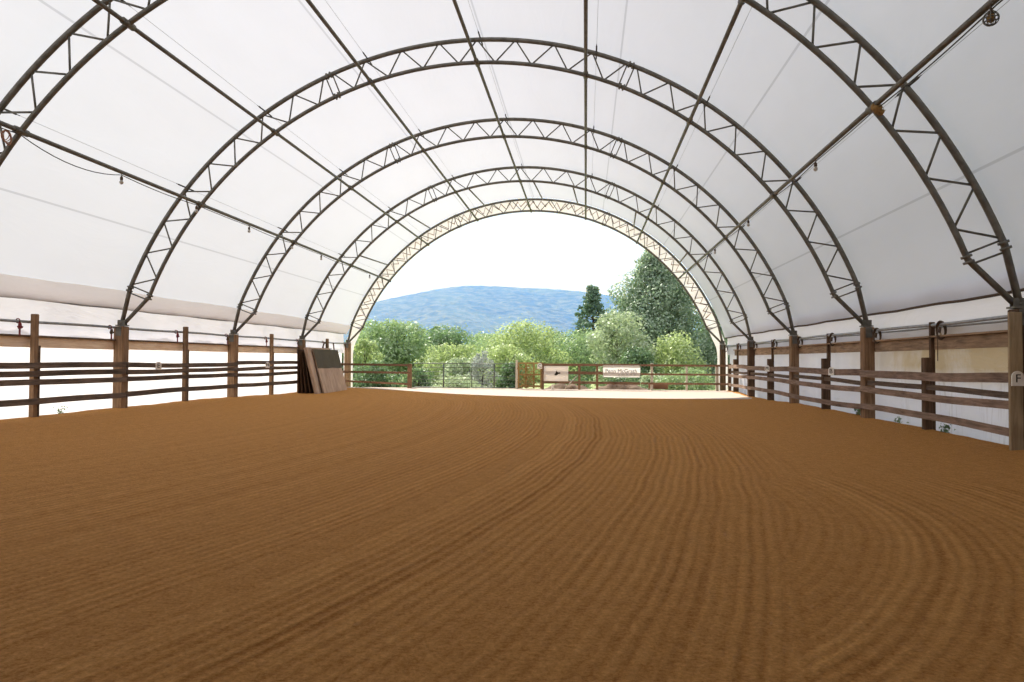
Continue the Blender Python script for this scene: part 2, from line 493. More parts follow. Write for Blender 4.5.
# ------------------------------------------------------------------ roof fabric
mb = MB()
prof = [(-10.17, 2.80), (-10.05, 3.02), (-9.965, 3.25)]
for i in range(65):
    d = -68.5 + 137 * i / 64
    prof.append(pol(10.63, d))
prof += [(9.98, 3.2), (10.07, 2.92), (10.17, 2.62)]
def roof_fn(u, v):
    k = u * (len(prof) - 1); i = int(min(k, len(prof) - 2)); 
    p, q = prof[i], prof[i + 1]; t = k - i
    y = YBACK + (YE + 0.25 - YBACK) * v
    x, z = p[0] + (q[0] - p[0]) * t, p[1] + (q[1] - p[1]) * t
    return (x, y, z)
mb.grid(roof_fn, len(prof) - 1, 24)
ceil = mb.build('ceiling', M['fabric'])
struct(ceil, 'white fabric roof stretched over the steel arches', 'ceiling')
for sgn, z0, nm in ((-1, 2.80, 'left'), (1, 2.62, 'right')):
    mb = MB()
    if sgn < 0:
        def hem_fn(u, v):
            y = YBACK + (YE - YBACK) * v
            a = [(-10.15, 2.79), (-10.10, 2.86), (-10.03, 3.0), (-9.96, 3.13), (-9.9, 3.27)][int(round(u * 4))]
            b = 0.03 * math.sin(y * 1.1) + 0.012 * math.sin(y * 4.1)
            return (a[0] + 0.03 + 0.05 * math.sin(u * PI), y, a[1] + b * (1 - u) * 0.4 + (b * 0.5 if u > 0.8 else 0))
        mb.grid(hem_fn, 4, 120)
        h = mb.build('roof_hem', M['hem'], ceil)
        h['label'] = 'doubled tan hem along the low edge'
    mb = MB()
    mb.tube([(sgn * 10.14, YBACK + (YE - YBACK) * i / 40, z0 + 0.012 * math.sin(i * 1.9)) for i in range(41)], 0.028, 8)
    mb.build('hem_pipe', M['webdark'] if sgn > 0 else M['pipe'], ceil)
    mb = MB()
    def skirt_fn(u, v, sgn=sgn, z0=z0):
        y = YBACK + (YE - YBACK) * v
        z = 1.75 + (z0 + 0.32 - 1.75) * u
        return (sgn * (10.23 + 0.02 * math.sin(y * 2.1 + u * 3) + 0.012 * math.sin(y * 7.3 - u * 5)), y, z)
    mb.grid(skirt_fn, 6, 260)
    mb.build('roof_skirt', M['skirt'], ceil)
    mb = MB()
    def cur_fn(u, v, sgn=sgn):
        y = YBACK + (YE - YBACK) * v
        z = -0.3 + 2.45 * u
        amp = 1.0 if sgn > 0 else 0.4
        return (sgn * (10.32 + amp * (0.035 * math.sin(y * 3.1 + 0.6 * math.sin(y)) + 0.02 * math.sin(y * 8.7 + u * 4) + 0.03 * math.sin(u * 5 + y * 0.8))), y, z)
    mb.grid(cur_fn, 10, 380)
    struct(mb.build('wall_' + nm, M['curtainL'] if sgn < 0 else M['curtainR']),
           'white tarpaulin curtain hanging behind the %s rails' % nm, 'wall')
# unseen dark end wall behind the camera, added to block light from the back
mb = MB()
def back_fn(u, v):
    d = -68.5 + 137 * u
    x, z = pol(10.55, d)
    if v < 0.0: pass
    return (x, YBACK, -0.3 + (z + 0.3) * v)
mb.grid(back_fn, 40, 8)
struct(mb.build('wall_back', M['panelD']), 'unseen dark end wall added behind the camera to block light', 'wall')

# gable flap: fabric band laced into the last arch and down its posts
mb = MB()
def flap_fn(u, v):
    d = -69.5 + 139 * u
    a, b = pol(10.57, d), pol(9.9, d)
    return (a[0] + (b[0] - a[0]) * v, YE + 0.16 + 0.03 * math.sin(u * 160) * math.sin(v * PI), a[1] + (b[1] - a[1]) * v)
mb.grid(flap_fn, 120, 4)
for s in (-1, 1):
    def leg_fn(u, v, s=s):
        # narrows from the chord spacing to a strip beside the post
        z = 3.2 - 3.45 * u
        w = 0.62 - 0.1 * min(1, u * 2.2)
        xo = 9.85 + 0.43 * min(1, u * 3)
        return (s * (xo - w * v), YE + 0.165 + 0.02 * math.sin(u * 30 + v * 3), z)
    mb.grid(leg_fn, 16, 4)
flap = mb.build('gable_flap', M['gable'])
tag(flap, 'cream fabric band laced behind the farthest arch around the open end', 'fabric band')
mb = MB()
pts = []
for i in range(112):
    d = -66 + 132 * i / 111
    rr = RO - 0.08 if i % 2 == 0 else RI + 0.16 + 0.1 * ((i * 7) % 3) / 2
    x, z = pol(rr, d + 0.22 * math.sin(i * 2.7))
    pts.append((x, YE + 0.09, z))
mb.tube(pts, 0.03, 5)
lc = mb.build('lacing_rope', M['rope'], flap)
lc['label'] = 'zigzag of rust brown lacing rope'

# ------------------------------------------------------------------ arches
def frange(a, b, n): return [a + (b - a) * i / n for i in range(n + 1)]
FOOT = (10.0, 2.34)
oc = [(-FOOT[0], 0, FOOT[1])] + [(pol(RO, d)[0], 0, pol(RO, d)[1]) for d in frange(-68.7, 68.7, 72)] + [(FOOT[0], 0, FOOT[1])]
ic = [(-FOOT[0] + 0.04, 0, FOOT[1])] + [(pol(RI - 0.0, d)[0], 0, pol(RI, d)[1]) for d in frange(-68.7, 68.7, 72)] + [(FOOT[0] - 0.04, 0, FOOT[1])]
def P(r, d): 
    a = pol(r, d); return (a[0], 0, a[1])
mb_o = MB(); mb_o.tube(oc, 0.06, 10); me_o = mb_o.mesh('outer_chord', M['steel'])
mb_i = MB(); mb_i.tube(ic, 0.053, 10); me_i = mb_i.mesh('inner_chord', M['steel'])
mb_w = MB()
def warren(nodes):
    for (r0, d0), (r1, d1) in zip(nodes, nodes[1:]):
        mb_w.tube([P(r0, d0), P(r1, d1)], 0.021, 6)
step = 5.7
mid = []
for i in range(-3, 4):
    mid.append((RO, i * step)); 
    if i < 3: mid.append((RI, (i + .5) * step))
mid = [(RI, -20.0)] + mid + [(RI, 20.0)]
mid = [(RO, -22.3)] + mid + [(RO, 22.3)]
warren(mid)
for s in (-1, 1):
    side = [(RO, s * 23.9)]
    for i in range(8):
        side.append((RI, s * (26.3 + 5.6 * i)))
        side.append((RO, s * (29.1 + 5.6 * i)))
    side = side[:-1] + [(RO, s * 68.0)]
    warren(side)
me_w = mb_w.mesh('web_lacing', M['steel'])
def splice_mesh(d):
    m = MB()
    for o in (-0.55, 0.55):
        m.tube([P(RO - 0.02, d + o), P(RI + 0.02, d + o)], 0.02, 6)
    for r in (RO, RI):
        for o in (-0.28, 0.28):
            m.tube([P(r, d + o - 0.12), P(r, d + o + 0.12)], 0.088, 12)
    return m.mesh('splice_flange', M['steel'])
me_s = [splice_mesh(d) for d in (-68.7, -23.0, 23.0, 68.7)]
def foot_mesh(s):
    m = MB()
    m.box((s * 9.98, 0, 2.325), (0.26, 0.24, 0.03))
    m.box((s * 9.98, 0.05, 2.4), (0.22, 0.014, 0.16)); m.box((s * 9.98, -0.05, 2.4), (0.22, 0.014, 0.16))
    m.tube([(s * 9.98, -0.09, 2.39), (s * 9.98, 0.09, 2.39)], 0.025, 8)
    return m.mesh('base_plate', M['steel'])
me_f = [foot_mesh(-1), foot_mesh(1)]
arch_labels = ['steel truss arch nearest the camera, its crown above the picture',
               'second steel truss arch, the largest seen from foot to foot',
               'third steel truss arch, midway along the hall',
               'fourth steel truss arch, next to last before the opening',
               'last steel truss arch, laced to cream fabric at the open end']
for y, lab in zip((YA, YB, YC, YD, YE), arch_labels):
    t = thing('truss_arch', lab, 'arch', (0, y, 0), 0, 'steel truss arches of the hall')
    for nm, me in [('outer_chord', me_o), ('inner_chord', me_i), ('web_lacing', me_w)] + [('splice_flange', m) for m in me_s] + [('base_plate', m) for m in me_f]:
        o = bpy.data.objects.new(nm, me); C.objects.link(o); o.parent = t

# ------------------------------------------------------------------ purlins, cables
PD = [-51.4, -34.6, -17.15, 0.0, 17.15, 34.6, 51.4]
pl = ['lowest roof purlin above the bright open rails, carrying bulbs', 'second purlin up from the bright open rails',
      'third purlin up from the bright open rails', 'ridge purlin running along the crown of the arches',
      'upright looking purlin just right of the ridge one', 'second purlin up from the tarp lined rails',
      'lowest roof purlin above the tarp lined rails, carrying lamps']
for d, lab in zip(PD, pl):
    x, z = pol(RI, d)
    t = thing('roof_purlin', lab, 'purlin', (x, YA, z), 0, 'purlins running the length of the roof')
    mb = MB()
    mb.tube([(0, YBACK + 0.3 - YA, 0), (0, YE - YA + 0.02, 0)], 0.045, 10)
    mb.build('pipe', M['steel'], t)
    for y in (YA, YB, YC, YD, YE):
        m = MB(); m.tube([(0, y - 0.16 - YA, 0), (0, y + 0.16 - YA, 0)], 0.066, 12)
        m.build('collar', M['steel'], t)
bl = ['brace beside the lowest purlin over the bright rails', 'brace beside the second purlin over the bright rails', 'brace beside the third purlin over the bright rails',
      'brace beside the ridge purlin', 'brace beside the purlin right of the ridge', 'brace beside the second purlin over the tarps', 'brace beside the lowest purlin over the tarps']
for d, lab in zip(PD, bl):
    dd = d + (3.4 if d <= 0 else -3.4)
    x, z = pol(RI, dd); x2, z2 = pol(RO, dd)
    mb = MB(); mb.tube([(0, 0, 0), (x2 - x, YE - YD, z2 - z)], 0.035, 8)
    tag(mb.build('end_bay_brace', M['steel'], None, (x, YD, z)), 'slim steel ' + lab + ' in the last bay', 'brace', 'braces of the last bay')
cl = ['wire over the lowest purlin above the bright rails', 'wire over the second purlin above the bright rails', 'wire over the third purlin above the bright rails',
      'wire beside the ridge purlin', 'wire over the purlin right of the ridge', 'wire over the second purlin above the tarps', 'wire over the lowest purlin above the tarps']
for d, lab in zip(PD, cl):
    x, z = pol(RO + 0.03, d + 0.5)
    t = thing('tension_wire', 'thin grey ' + lab + ', with short dark turnbuckles', 'wire', (x, YA, z), 0, 'tension wires under the fabric')
    mb = MB(); mb.tube([(0, YBACK + 0.3 - YA, 0), (0, YE - YA, 0)], 0.004, 5)
    mb.build('strand', M['thinwire'], t)
    for y in (YA, YB, YC, YD):
        m = MB()
        y0 = y - YA
        m.tube([(0, y0 - 0.5, 0), (0, y0 - 0.42, 0), (0, y0 - 0.4, 0), (0, y0 + 0.4, 0), (0, y0 + 0.42, 0), (0, y0 + 0.5, 0)], [0.008, 0.008, 0.02, 0.02, 0.008, 0.008], 6)
        m.build('turnbuckle', M['wire'], t)

# hanging bulbs and their cables
def bulb(y, side, label, dx=0.0):
    x, z = pol(RI, 51.4 * side)
    t = thing('hanging_bulb', label, 'light bulb', (x + dx, y, z - 0.045), 0, 'bare bulbs strung along the purlins')
    m = MB(); m.tube([(0, 0, 0.02), (0.005, 0, -0.06)], 0.008, 6); m.build('cord', M['wire'], t)
    m = MB(); m.tube([(0, 0, -0.05), (0, 0, -0.07), (0, 0, -0.13), (0, 0, -0.14)], [0.016, 0.032, 0.034, 0.026], 10); m.build('socket', M['webdark'], t)
    m = MB(); m.tube([(0, 0, -0.135), (0, 0, -0.155), (0, 0, -0.19), (0, 0, -0.22), (0, 0, -0.24)], [0.02, 0.034, 0.048, 0.038, 0.01], 12); m.build('bulb', M['bulb'], t)
for y, s, lab in ((15.7, -1, 'bare bulb mid span between the first two arches, bright side'),
                  (18.95, -1, 'bare bulb hanging just before the second arch, bright side'),
                  (22.1, -1, 'bare bulb mid span between the second and third arch, bright side'),
                  (25.5, -1, 'bare bulb hanging at the third arch, bright side'),
                  (28.45, -1, 'bare bulb mid span between the third and fourth arch, bright side'),
                  (35.1, -1, 'bare bulb in the last bay, bright side'),
                  (15.75, 1, 'bare bulb mid span between the first two arches, tarp side'),
                  (22.1, 1, 'bare bulb just past the second arch, tarp side'),
                  (27.7, 1, 'bare bulb past the third arch, tarp side')):
    bulb(y, s, lab)
for s, lab in ((-1, 'slack black cable slung under the lowest purlin on the bright side'), (1, 'black cable strapped under the lowest purlin on the tarp side')):
    x, z = pol(RI, 51.4 * s)
    ys = [YBACK + 0.5, 2, 5.5, 9.0, YA, 15.72, 18.95, 22.1, 25.5, 28.45, 31.9, 35.1]
    pts = []
    for i, (a, b) in enumerate(zip(ys, ys[1:])):
        sag = (0.2 if (s < 0 and a == YA) else 0.012 + 0.03 * ((i * 3) % 2))
        for k in range(10):
            u = k / 10
            pts.append((0.02 * s, a + (b - a) * u - YA, -0.06 - sag * 4 * u * (1 - u)))
    m = MB(); m.tube(pts, 0.010, 6)
    tag(m.build('lighting_cable', M['wire'], None, (x, YA, z)), lab, 'cable')

# cage lamp near the top corner, nest at the first arch, coil of cord
x, z = pol(RI, 51.4)
t = thing('cage_lamp', 'round wire cage lamp hanging from the purlin in the top corner', 'lamp', (x - 0.02, 9.06, z - 0.05))
m = MB(); m.tube([(0, 0, 0.03), (0, 0, -0.05), (0, 0, -0.06), (0, 0, -0.11)], [0.012, 0.012, 0.035, 0.035], 10); m.build('lamp_holder', M['webdark'], t)
m = MB()
for k in range(6):
    a = PI * k / 6
    m.tube([(0.085 * math.cos(a) * math.sin(q), 0.085 * math.sin(a) * math.sin(q), -0.15 + 0.085 * math.cos(q)) for q in [2 * PI * i / 20 for i in range(20)]], 0.005, 5, closed=True)
for h in (-0.04, 0.0, 0.04):
    rr = math.sqrt(0.085 ** 2 - h * h)
    m.tube([(rr * math.cos(q), rr * math.sin(q), -0.15 + h) for q in [2 * PI * i / 20 for i in range(20)]], 0.005, 5, closed=True)
m.build('wire_cage', M['steel'], t)
m = MB(); m.tube([(0, 0, -0.1), (0, 0, -0.13), (0, 0, -0.17), (0, 0, -0.2)], [0.03, 0.05, 0.045, 0.012], 12); m.build('bulb', M['nest'], t)
m = MB(); rnd = random.Random(3)
m.ball((0.0, -0.02, -0.06), 0.075, 12, 8, (1.1, 0.9, 1.0)); m.ball((0.05, -0.02, -0.12), 0.055, 10, 7); m.ball((-0.05, 0, -0.03), 0.05, 10, 7)
for v in m.v:
    v += Vector((rnd.uniform(-1, 1), rnd.uniform(-1, 1), rnd.uniform(-1, 1))) * 0.012
for k in range(22):
    a = Vector((rnd.uniform(-.07, .08), rnd.uniform(-.07, .03), rnd.uniform(-.15, 0.0)))
    m.tube([a, a + Vector((rnd.uniform(-.06, .06), rnd.uniform(-.05, .05), rnd.uniform(-.05, .05)))], 0.004, 4)
tag(m.build('birds_nest', M['nest'], None, (x + 0.01, YA - 0.16, z - 0.02)), 'brown twig nest tucked where the purlin meets the nearest arch', 'nest')
x, z = pol(RI, -51.4)
m = MB()
for k in range(5):
    m.tube([(0.03 * math.sin(q + k) , (0.075 + 0.008 * k) * math.cos(q) + 0.01 * k, -0.1 - 0.012 * k + (0.09 + 0.01 * k) * math.sin(q)) for q in [2 * PI * i / 22 for i in range(22)]], 0.008, 5, closed=True)
tag(m.build('cord_coil', M['rope'], None, (x + 0.05, YA - 0.42, z - 0.1)), 'coil of brown cord tied under the lowest purlin at the picture edge', 'coil')

# ------------------------------------------------------------------ posts
main_y = [YA, YB, YC, YD, YE]
half_y = [YA + S / 2, YB + S / 2, YC + S / 2, YD + S / 2]
def big_post(s, y, mat, label, w=0.27):
    t = thing('arch_post', label, 'post', (s * 10.0, y, 0), 0, 'thick timber posts under the arches')
    m = MB(); m.box((0, 0, 1.05), (w, w, 2.50), (0, 0, 0.02 * s), 0.985, 0.02); m.build('timber', mat, t)
    for yy in (-w / 2 - 0.008, w / 2 + 0.008):
        m = MB(); m.box((-s * 0.01, yy, 2.16), (0.16, 0.014, 0.26), (0, 0, 0), 1, 0.004); m.build('post_bracket', M['steel'], t)
    return t
nl = ['first', 'second', 'third', 'fourth', 'last']
for i, y in enumerate(main_y):
    big_post(-1, y, M['postY'], 'thick brown post under the %s arch on the bright side' % nl[i], 0.29)
    r = big_post(1, y, M['postD'] if i in (0, 3, 4) else M['postY'], 'thick brown post under the %s arch on the tarp side' % nl[i], 0.27)
    if i == 0:
        m = MB(); m.box((-0.17, -0.16, 1.12), (0.2, 0.06, 2.24), (0, 0, 0), 1, 0.01)
        c = m.build('cladding_board', M['postT'], r); c['label'] = 'tan board nailed to the front of the post'
ml = ['midway between first and second arch', 'midway between second and third arch', 'midway between third and fourth arch', 'midway along the last bay']
for i, y in enumerate(half_y):
    for s, sd in ((-1, 'bright'), (1, 'tarp')):
        t = thing('rail_post', 'slim brown rail post %s on the %s side' % (ml[i], sd), 'post', (s * 9.98, y, 0), 0, 'slim posts between the arches')
        if s < 0:
            m = MB(); m.box((0, 0, 1.11), (0.13, 0.13, 2.66), (0, 0, 0), 1, 0.012); m.build('timber', M['postY'], t)
            m = MB(); m.box((0.0, 0.105, 0.74), (0.12, 0.07, 1.92), (0, 0, 0), 1, 0.008); m.build('doubling_board', M['railDark'], t)
        else:
            m = MB(); m.box((-0.0, 0, 0.65), (0.16, 0.16, 1.74), (0, 0, 0), 1, 0.012); m.build('timber', M['postD'], t)
            m = MB(); m.box((0.13, 0.05, 1.02), (0.09, 0.09, 2.48), (0, 0, 0), 1, 0.008); m.build('doubling_board', M['postD'], t)

# ------------------------------------------------------------------ rails, top boards, eave pipes
rnd = random.Random(11)
bays = [(YBACK + 0.4, YA, 'before the first arch'), (YA, YB, 'from the first to the second arch'), (YB, YC, 'from the second to the third arch'),
        (YC, YD, 'from the third to the fourth arch'), (YD, YF + 0.1, 'along the last bay')]
for s, sd in ((-1, 'bright'), (1, 'tarp')):
    for bi, (y0, y1, where) in enumerate(bays):
        if bi == 0: y0, y1 = 6.2, YA - 0.16
        t = thing('rail_fence', 'weathered horizontal plank rails %s on the %s side' % (where, sd), 'fence', (s * (9.83 if bi else 9.97), y0, 0), 0, 'plank rail fence bays')
        if s < 0:
            rows = [(1.235, 0.14, 0), (1.025, 0.135, 0.0), (0.825, 0.135, 0), (0.41, 0.145, 0)]
        else:
            rows = [(1.16, 0.17, 0), (0.9, 0.11, 0.12), (0.735, 0.14, 0), (0.30, 0.135, 0)]
        for z, h, back in rows:
            m = MB()
            L = y1 - y0 - 0.02
            n = 7
            ph = rnd.uniform(0, 6)
            dz0, dz1 = rnd.uniform(-.025, .025), rnd.uniform(-.025, .025)
            xb = s * back
            def rail_pt(u, dx, dz, ph=ph, z=z, L=L, dz0=dz0, dz1=dz1, xb=xb):
                return Vector((xb + dx + 0.008 * math.sin(ph + u * 4), 0.01 + u * L, z + dz + dz0 * (1 - u) + dz1 * u - 0.03 * math.sin(u * PI) * math.sin(ph) + 0.006 * math.sin(u * 11 + ph)))
            n0 = len(m.v)
            for k in range(n * 2 + 1):
                u = k / (n * 2)
                for dx, dz in ((-.018, -h / 2), (.018, -h / 2), (.018, h / 2), (-.018, h / 2)):
                    m.v.append(rail_pt(u, dx, dz))
            for k in range(n * 2):
                a = n0 + 4 * k
                for q in range(4):
                    j = (q + 1) % 4
                    m.f.append((a + q, a + j, a + 4 + j, a + 4 + q)); m.sm.append(False)
            m.f.append((n0 + 3, n0 + 2, n0 + 1, n0)); m.sm.append(False)
            e = n0 + 8 * n
            m.f.append((e, e + 1, e + 2, e + 3)); m.sm.append(False)
            m.build('rail', M['railDark'] if (s < 0 or back) else M['railY'], t)
        zt = (1.83 if s > 0 else 1.80)
        tb = thing('top_board', '%s board over the rails %s, %s side' % ('tan' if s < 0 else 'brown', where, sd), 'board', (s * 10.16, y0, 0), 0, 'boards running above the rails')
        m = MB(); m.box((0, (y1 - y0) / 2, zt - 0.02), (0.05, y1 - y0 - 0.04, 0.25), (0.003 * (bi - 2), 0, 0), 1, 0.006); m.build('plank', M['board'] if s < 0 else M['boardR'], tb)
        m = MB(); m.box((-s * 0.045, (y1 - y0) / 2, zt + 0.125), (0.1, y1 - y0 - 0.04, 0.04), (0.003 * (bi - 2), 0, 0), 1, 0.004); m.build('ledger_strip', M['railDark'] if s < 0 else M['boardR'], tb)
    m = MB()
    zp = 2.26 if s < 0 else 2.2
    m.tube([(0, 6.2 + (YE - 6.2) * i / 30, 0.01 * math.sin(i * 1.3)) for i in range(31)], 0.034, 8)
    if s > 0:
        m.tube([(0.08, 6.2 + (YE - 6.2) * i / 30, -0.055 + 0.006 * math.sin(i * 2.3)) for i in range(31)], 0.02, 8)
    tag(m.build('eave_pipe', M['pipe'], None, (s * 10.1, 0, zp)), 'long grey steel pipe passing the post tops on the %s side' % sd, 'pipe')

# ratchet straps and rope loops beside the posts
allp = sorted(main_y + half_y)
rn = ['first big post', 'first slim post', 'second big post', 'second slim post', 'third big post', 'third slim post', 'fourth big post', 'last slim post', 'last big post']
for i, y in enumerate(allp):
    if i == 0: continue
    t = thing('ratchet_strap', 'dark red ratchet strap hanging from the pipe beside the %s, bright side' % rn[i], 'strap', (-10.04, y - 0.42, 2.26), 0, 'ratchet straps on the bright side')
    m = MB(); m.tube([(-0.02 + 0.05 * math.cos(q), 0, 0.05 * math.sin(q)) for q in [2 * PI * k / 14 for k in range(14)]], 0.012, 6, closed=True)
    m.box((0.03, 0, -0.19), (0.012, 0.05, 0.3)); m.build('webbing', M['red'], t)
    m = MB(); m.box((0.035, 0, -0.12), (0.05, 0.1, 0.13), (0.2, 0.1, 0), 0.8, 0.012); m.tube([(0.04, -0.07, -0.14), (0.04, 0.07, -0.14)], 0.022, 8)
    m.build('ratchet', M['red'] if i % 2 else M['webdark'], t)
    if i >= 1:
        t = thing('rope_loop', 'brown rope loop hung on the pipe beside the %s, tarp side' % rn[i], 'rope', (10.08, y - 0.4, 2.2), 0.7, 'rope loops on the tarp side')
        m = MB()
        for q0 in range(3):
            m.tube([(0.02 * math.sin(2 * q + q0), (0.075 + 0.012 * q0) * math.cos(q), -0.13 + (0.15 + 0.02 * q0) * math.sin(q)) for q in [2 * PI * k / 22 for k in range(22)]], 0.012, 6, closed=True)
        m.build('loop', M['webdark'], t)
        m = MB(); m.box((-0.01, 0.02, -0.12), (0.04, 0.06, 0.12), (0.2, 0, 0.2), 0.8, 0.01); m.tube([(0, 0.06, -0.05), (0.0, 0.065, -0.75 if i % 2 else -0.4)], 0.008, 5)
        m.build('buckle_tail', M['webdark'], t)

# ------------------------------------------------------------------ letter plates
def text_mesh(s, size, ext=0.004, align='CENTER'):
    cu = bpy.data.curves.new('text_src', 'FONT')
    cu.body = s; cu.size = size; cu.extrude = ext; cu.align_x = align; cu.align_y = 'CENTER'
    o = bpy.data.objects.new('text_src', cu); C.objects.link(o)
    dg = bpy.context.evaluated_depsgraph_get()
    me = bpy.data.meshes.new_from_object(o.evaluated_get(dg))
    bpy.data.objects.remove(o); bpy.data.curves.remove(cu)
    me.transform(Matrix.Rotation(PI / 2, 4, 'X'))
    return me
def letter_plate(ch, loc, rz, w, h, label):
    t = thing('letter_plate', label, 'letter plate', loc, rz, 'white arena letter plates')
    pts = [(-w / 2, -h / 2), (w / 2, -h / 2), (w / 2, h / 2 - w / 2)] + [(w / 2 * math.cos(a), h / 2 - w / 2 + w / 2 * math.sin(a)) for a in [PI * k / 10 for k in range(1, 10)]] + [(-w / 2, h / 2 - w / 2)]
    m = MB(); m.poly(pts, 0.02); m.build('plate', M['plate'], t)
    me = text_mesh(ch, h * 0.78)
    me.materials.clear(); me.materials.append(M['black'])
    o = bpy.data.objects.new('lettering', me); C.objects.link(o); o.parent = t; o.location = (0, -0.014, -0.005)
letter_plate('F', (9.83, YA - 0.215, 1.17), 0.0, 0.185, 0.24, 'white plate lettered F on the nearest tarp side post')
letter_plate('B', (9.745, 21.15, 1.16), -0.9, 0.17, 0.23, 'white plate lettered B on rails past the second arch, tarp side')
letter_plate('M', (9.73, 28.3, 1.16), -0.9, 0.2, 0.24, 'white plate lettered M on the third slim tarp side post')
letter_plate('E', (-9.745, 20.6, 1.19), 0.9, 0.17, 0.24, 'white plate lettered E on rails past the second arch, bright side')
letter_plate('H', (-9.745, 28.1, 1.17), 0.9, 0.17, 0.24, 'white plate lettered H on rails near the third slim post, bright side')

# ------------------------------------------------------------------ leaning panels by the fourth arch, bright side
def lean_panel(name, label, yc, L, H, foot_x, lean, th, mat, extra=None):
    t = thing(name, label, 'panel', (foot_x, yc, -0.125))
    t.rotation_euler = (0, -lean, 0)
    m = MB(); m.box((0, 0, H / 2), (th, L, H), (0, 0, 0), 1, 0.008); m.build('board', mat, t)
    return t
# tall dark sheets standing nearly upright behind
sl = ['dark brown stall sheet standing nearest the fence behind the leaning platforms', 'dark brown stall sheet, second from the fence behind the platforms',
      'dark brown stall sheet, third from the fence behind the platforms', 'dark brown stall sheet, fourth from the fence, leaning most']
for k in range(4):
    t = lean_panel('stall_sheet', sl[k], 32.75 + 0.04 * k, 3.2 - 0.06 * k, 1.97 - 0.02 * k, (-9.72, -9.58, -9.42, -9.24)[k], (0.02, 0.06, 0.115, 0.17)[k], 0.03, M['panelD'])
    t['group'] = 'dark stall sheets by the fence'
    for yy in (-1.45, 0, 1.45):
        m = MB(); m.box((0.024, yy, 0.95), (0.018, 0.1, 1.85))
        m.build('batten', M['panelD'], t)
t = lean_panel('timber_platform', 'light brown edged timber platform leaning behind the mat topped one', 32.55, 2.85, 2.12, -8.83, 0.25, 0.04, M['panel'])
m = MB()
for yy in (-1.385, 1.385): m.box((-0.07, yy, 1.06), (0.1, 0.07, 2.12), (0, 0, 0), 1, 0.008)
for zz in (0.06, 1.0, 2.06): m.box((-0.07, 0, zz), (0.09, 2.7, 0.07))
m.build('edge_frame', M['panel'], t)
t = lean_panel('mat_topped_platform', 'weathered wooden platform leaning at the fence with an olive mat over its top', 32.95, 2.75, 2.0, -8.62, 0.27, 0.05, M['panel'])
t.rotation_euler = (0, -0.27, -0.06)
m = MB(); m.grid(lambda u, v: (0.034 + 0.006 * math.sin(v * 20), -1.39 + 2.78 * v, 1.16 + 0.88 * u + 0.012 * math.sin(v * 13)), 6, 30)
m.grid(lambda u, v: (0.04 - 0.1 * u, -1.39 + 2.78 * v, 2.04), 2, 30)
m.build('rubber_mat', M['rubber'], t)
m = MB()
for k in range(9): m.box((0.03, -1.2 + 0.3 * k, 0.57), (0.012, 0.29, 1.14), (0, 0, 0))
m.build('plank_facing', M['panel'], t)
m = MB(); m.tube([(0, 0.3 * math.cos(a), 0.32 * math.sin(a)) for a in [PI * k / 12 for k in range(13)]], 0.035, 8)
tag(m.build('bent_hose', M['webdark'], None, (-9.66, 34.3, 1.88)), 'dark bent hose looped over the fence behind the leaning platforms', 'hose')
m = MB(); m.tube([(0.25, 0, -0.08), (0, 0, 1.5), (-0.1, 0, 2.22)], [0.03, 0.035, 0.035], 8)
tag(m.build('tool_handle', M['postD'], None, (-9.5, 35.3, 0)), 'dark tool handle leaning on the fence beyond the leaning platforms', 'handle')

# ------------------------------------------------------------------ fence across the open end
def end_post(x, h, mat, label, w=0.13, y=YF + 0.085):
    m = MB(); m.box((0, 0, h / 2 - 0.1), (w, w, h + 0.2), (0, 0, 0), 0.97, 0.012)
    return tag(m.build('fence_post', mat, None, (x, y, 0)), label, 'post', 'posts of the end fence')
end_post(-5.96, 1.2, M['postY'], 'brown gate post where the end rails meet the tube gate', 0.2)
end_post(-0.5, 1.42, M['pale'], 'tall pale hinge post between tube gate and vine panel', 0.12)
end_post(0.8, 1.28, M['postY'], 'brown post between vine panel and bird sign', 0.13)
end_post(2.62, 1.22, M['postY'], 'brown fence post just past the bird sign', 0.12)
end_post(3.5, 1.22, M['postY'], 'brown fence post just before the lettered banner', 0.12)
end_post(6.17, 1.3, M['pale'], 'pale weathered fence post just past the lettered banner', 0.12)
end_post(7.85, 1.22, M['pale'], 'pale fence post midway between banner and corner', 0.09)
end_post(9.30, 1.25, M['pale'], 'pale fence post next to the corner post', 0.14)
end_post(9.9, 1.3, M['postD'], 'dark corner post joining the end rails to the tarp side', 0.14)
end_post(-9.9, 1.25, M['postD'], 'dark corner post joining the end rails to the bright side', 0.16)
def end_rails(x0, x1, zs, label, mat):
    t = thing('rail_fence', label, 'fence', (x0, YF, 0), 0, 'plank rails across the open end')
    for z0, z1, h in zs:
        m = MB()
        L = x1 - x0
        m.box((L / 2, 0, (z0 + z1) / 2), (L, 0.035, h), (0, -math.atan2(z1 - z0, L), 0), 1, 0.006)
        m.build('rail', mat, t)
end_rails(-9.85, -5.9, [(1.16, 1.13, 0.11), (0.78, 0.74, 0.11), (0.32, 0.17, 0.1)], 'brown plank rails between corner and tube gate', M['railX'])
end_rails(0.75, 5.6, [(1.2, 1.2, 0.12), (0.82, 0.78, 0.15), (0.34, 0.3, 0.13)], 'weathered plank rails carrying the bird sign and banner', M['railX'])
end_rails(5.62, 9.95, [(1.2, 1.2, 0.1), (0.76, 0.76, 0.09), (0.31, 0.31, 0.1)], 'reddish brown plank rails from banner to far corner', M['railX'])

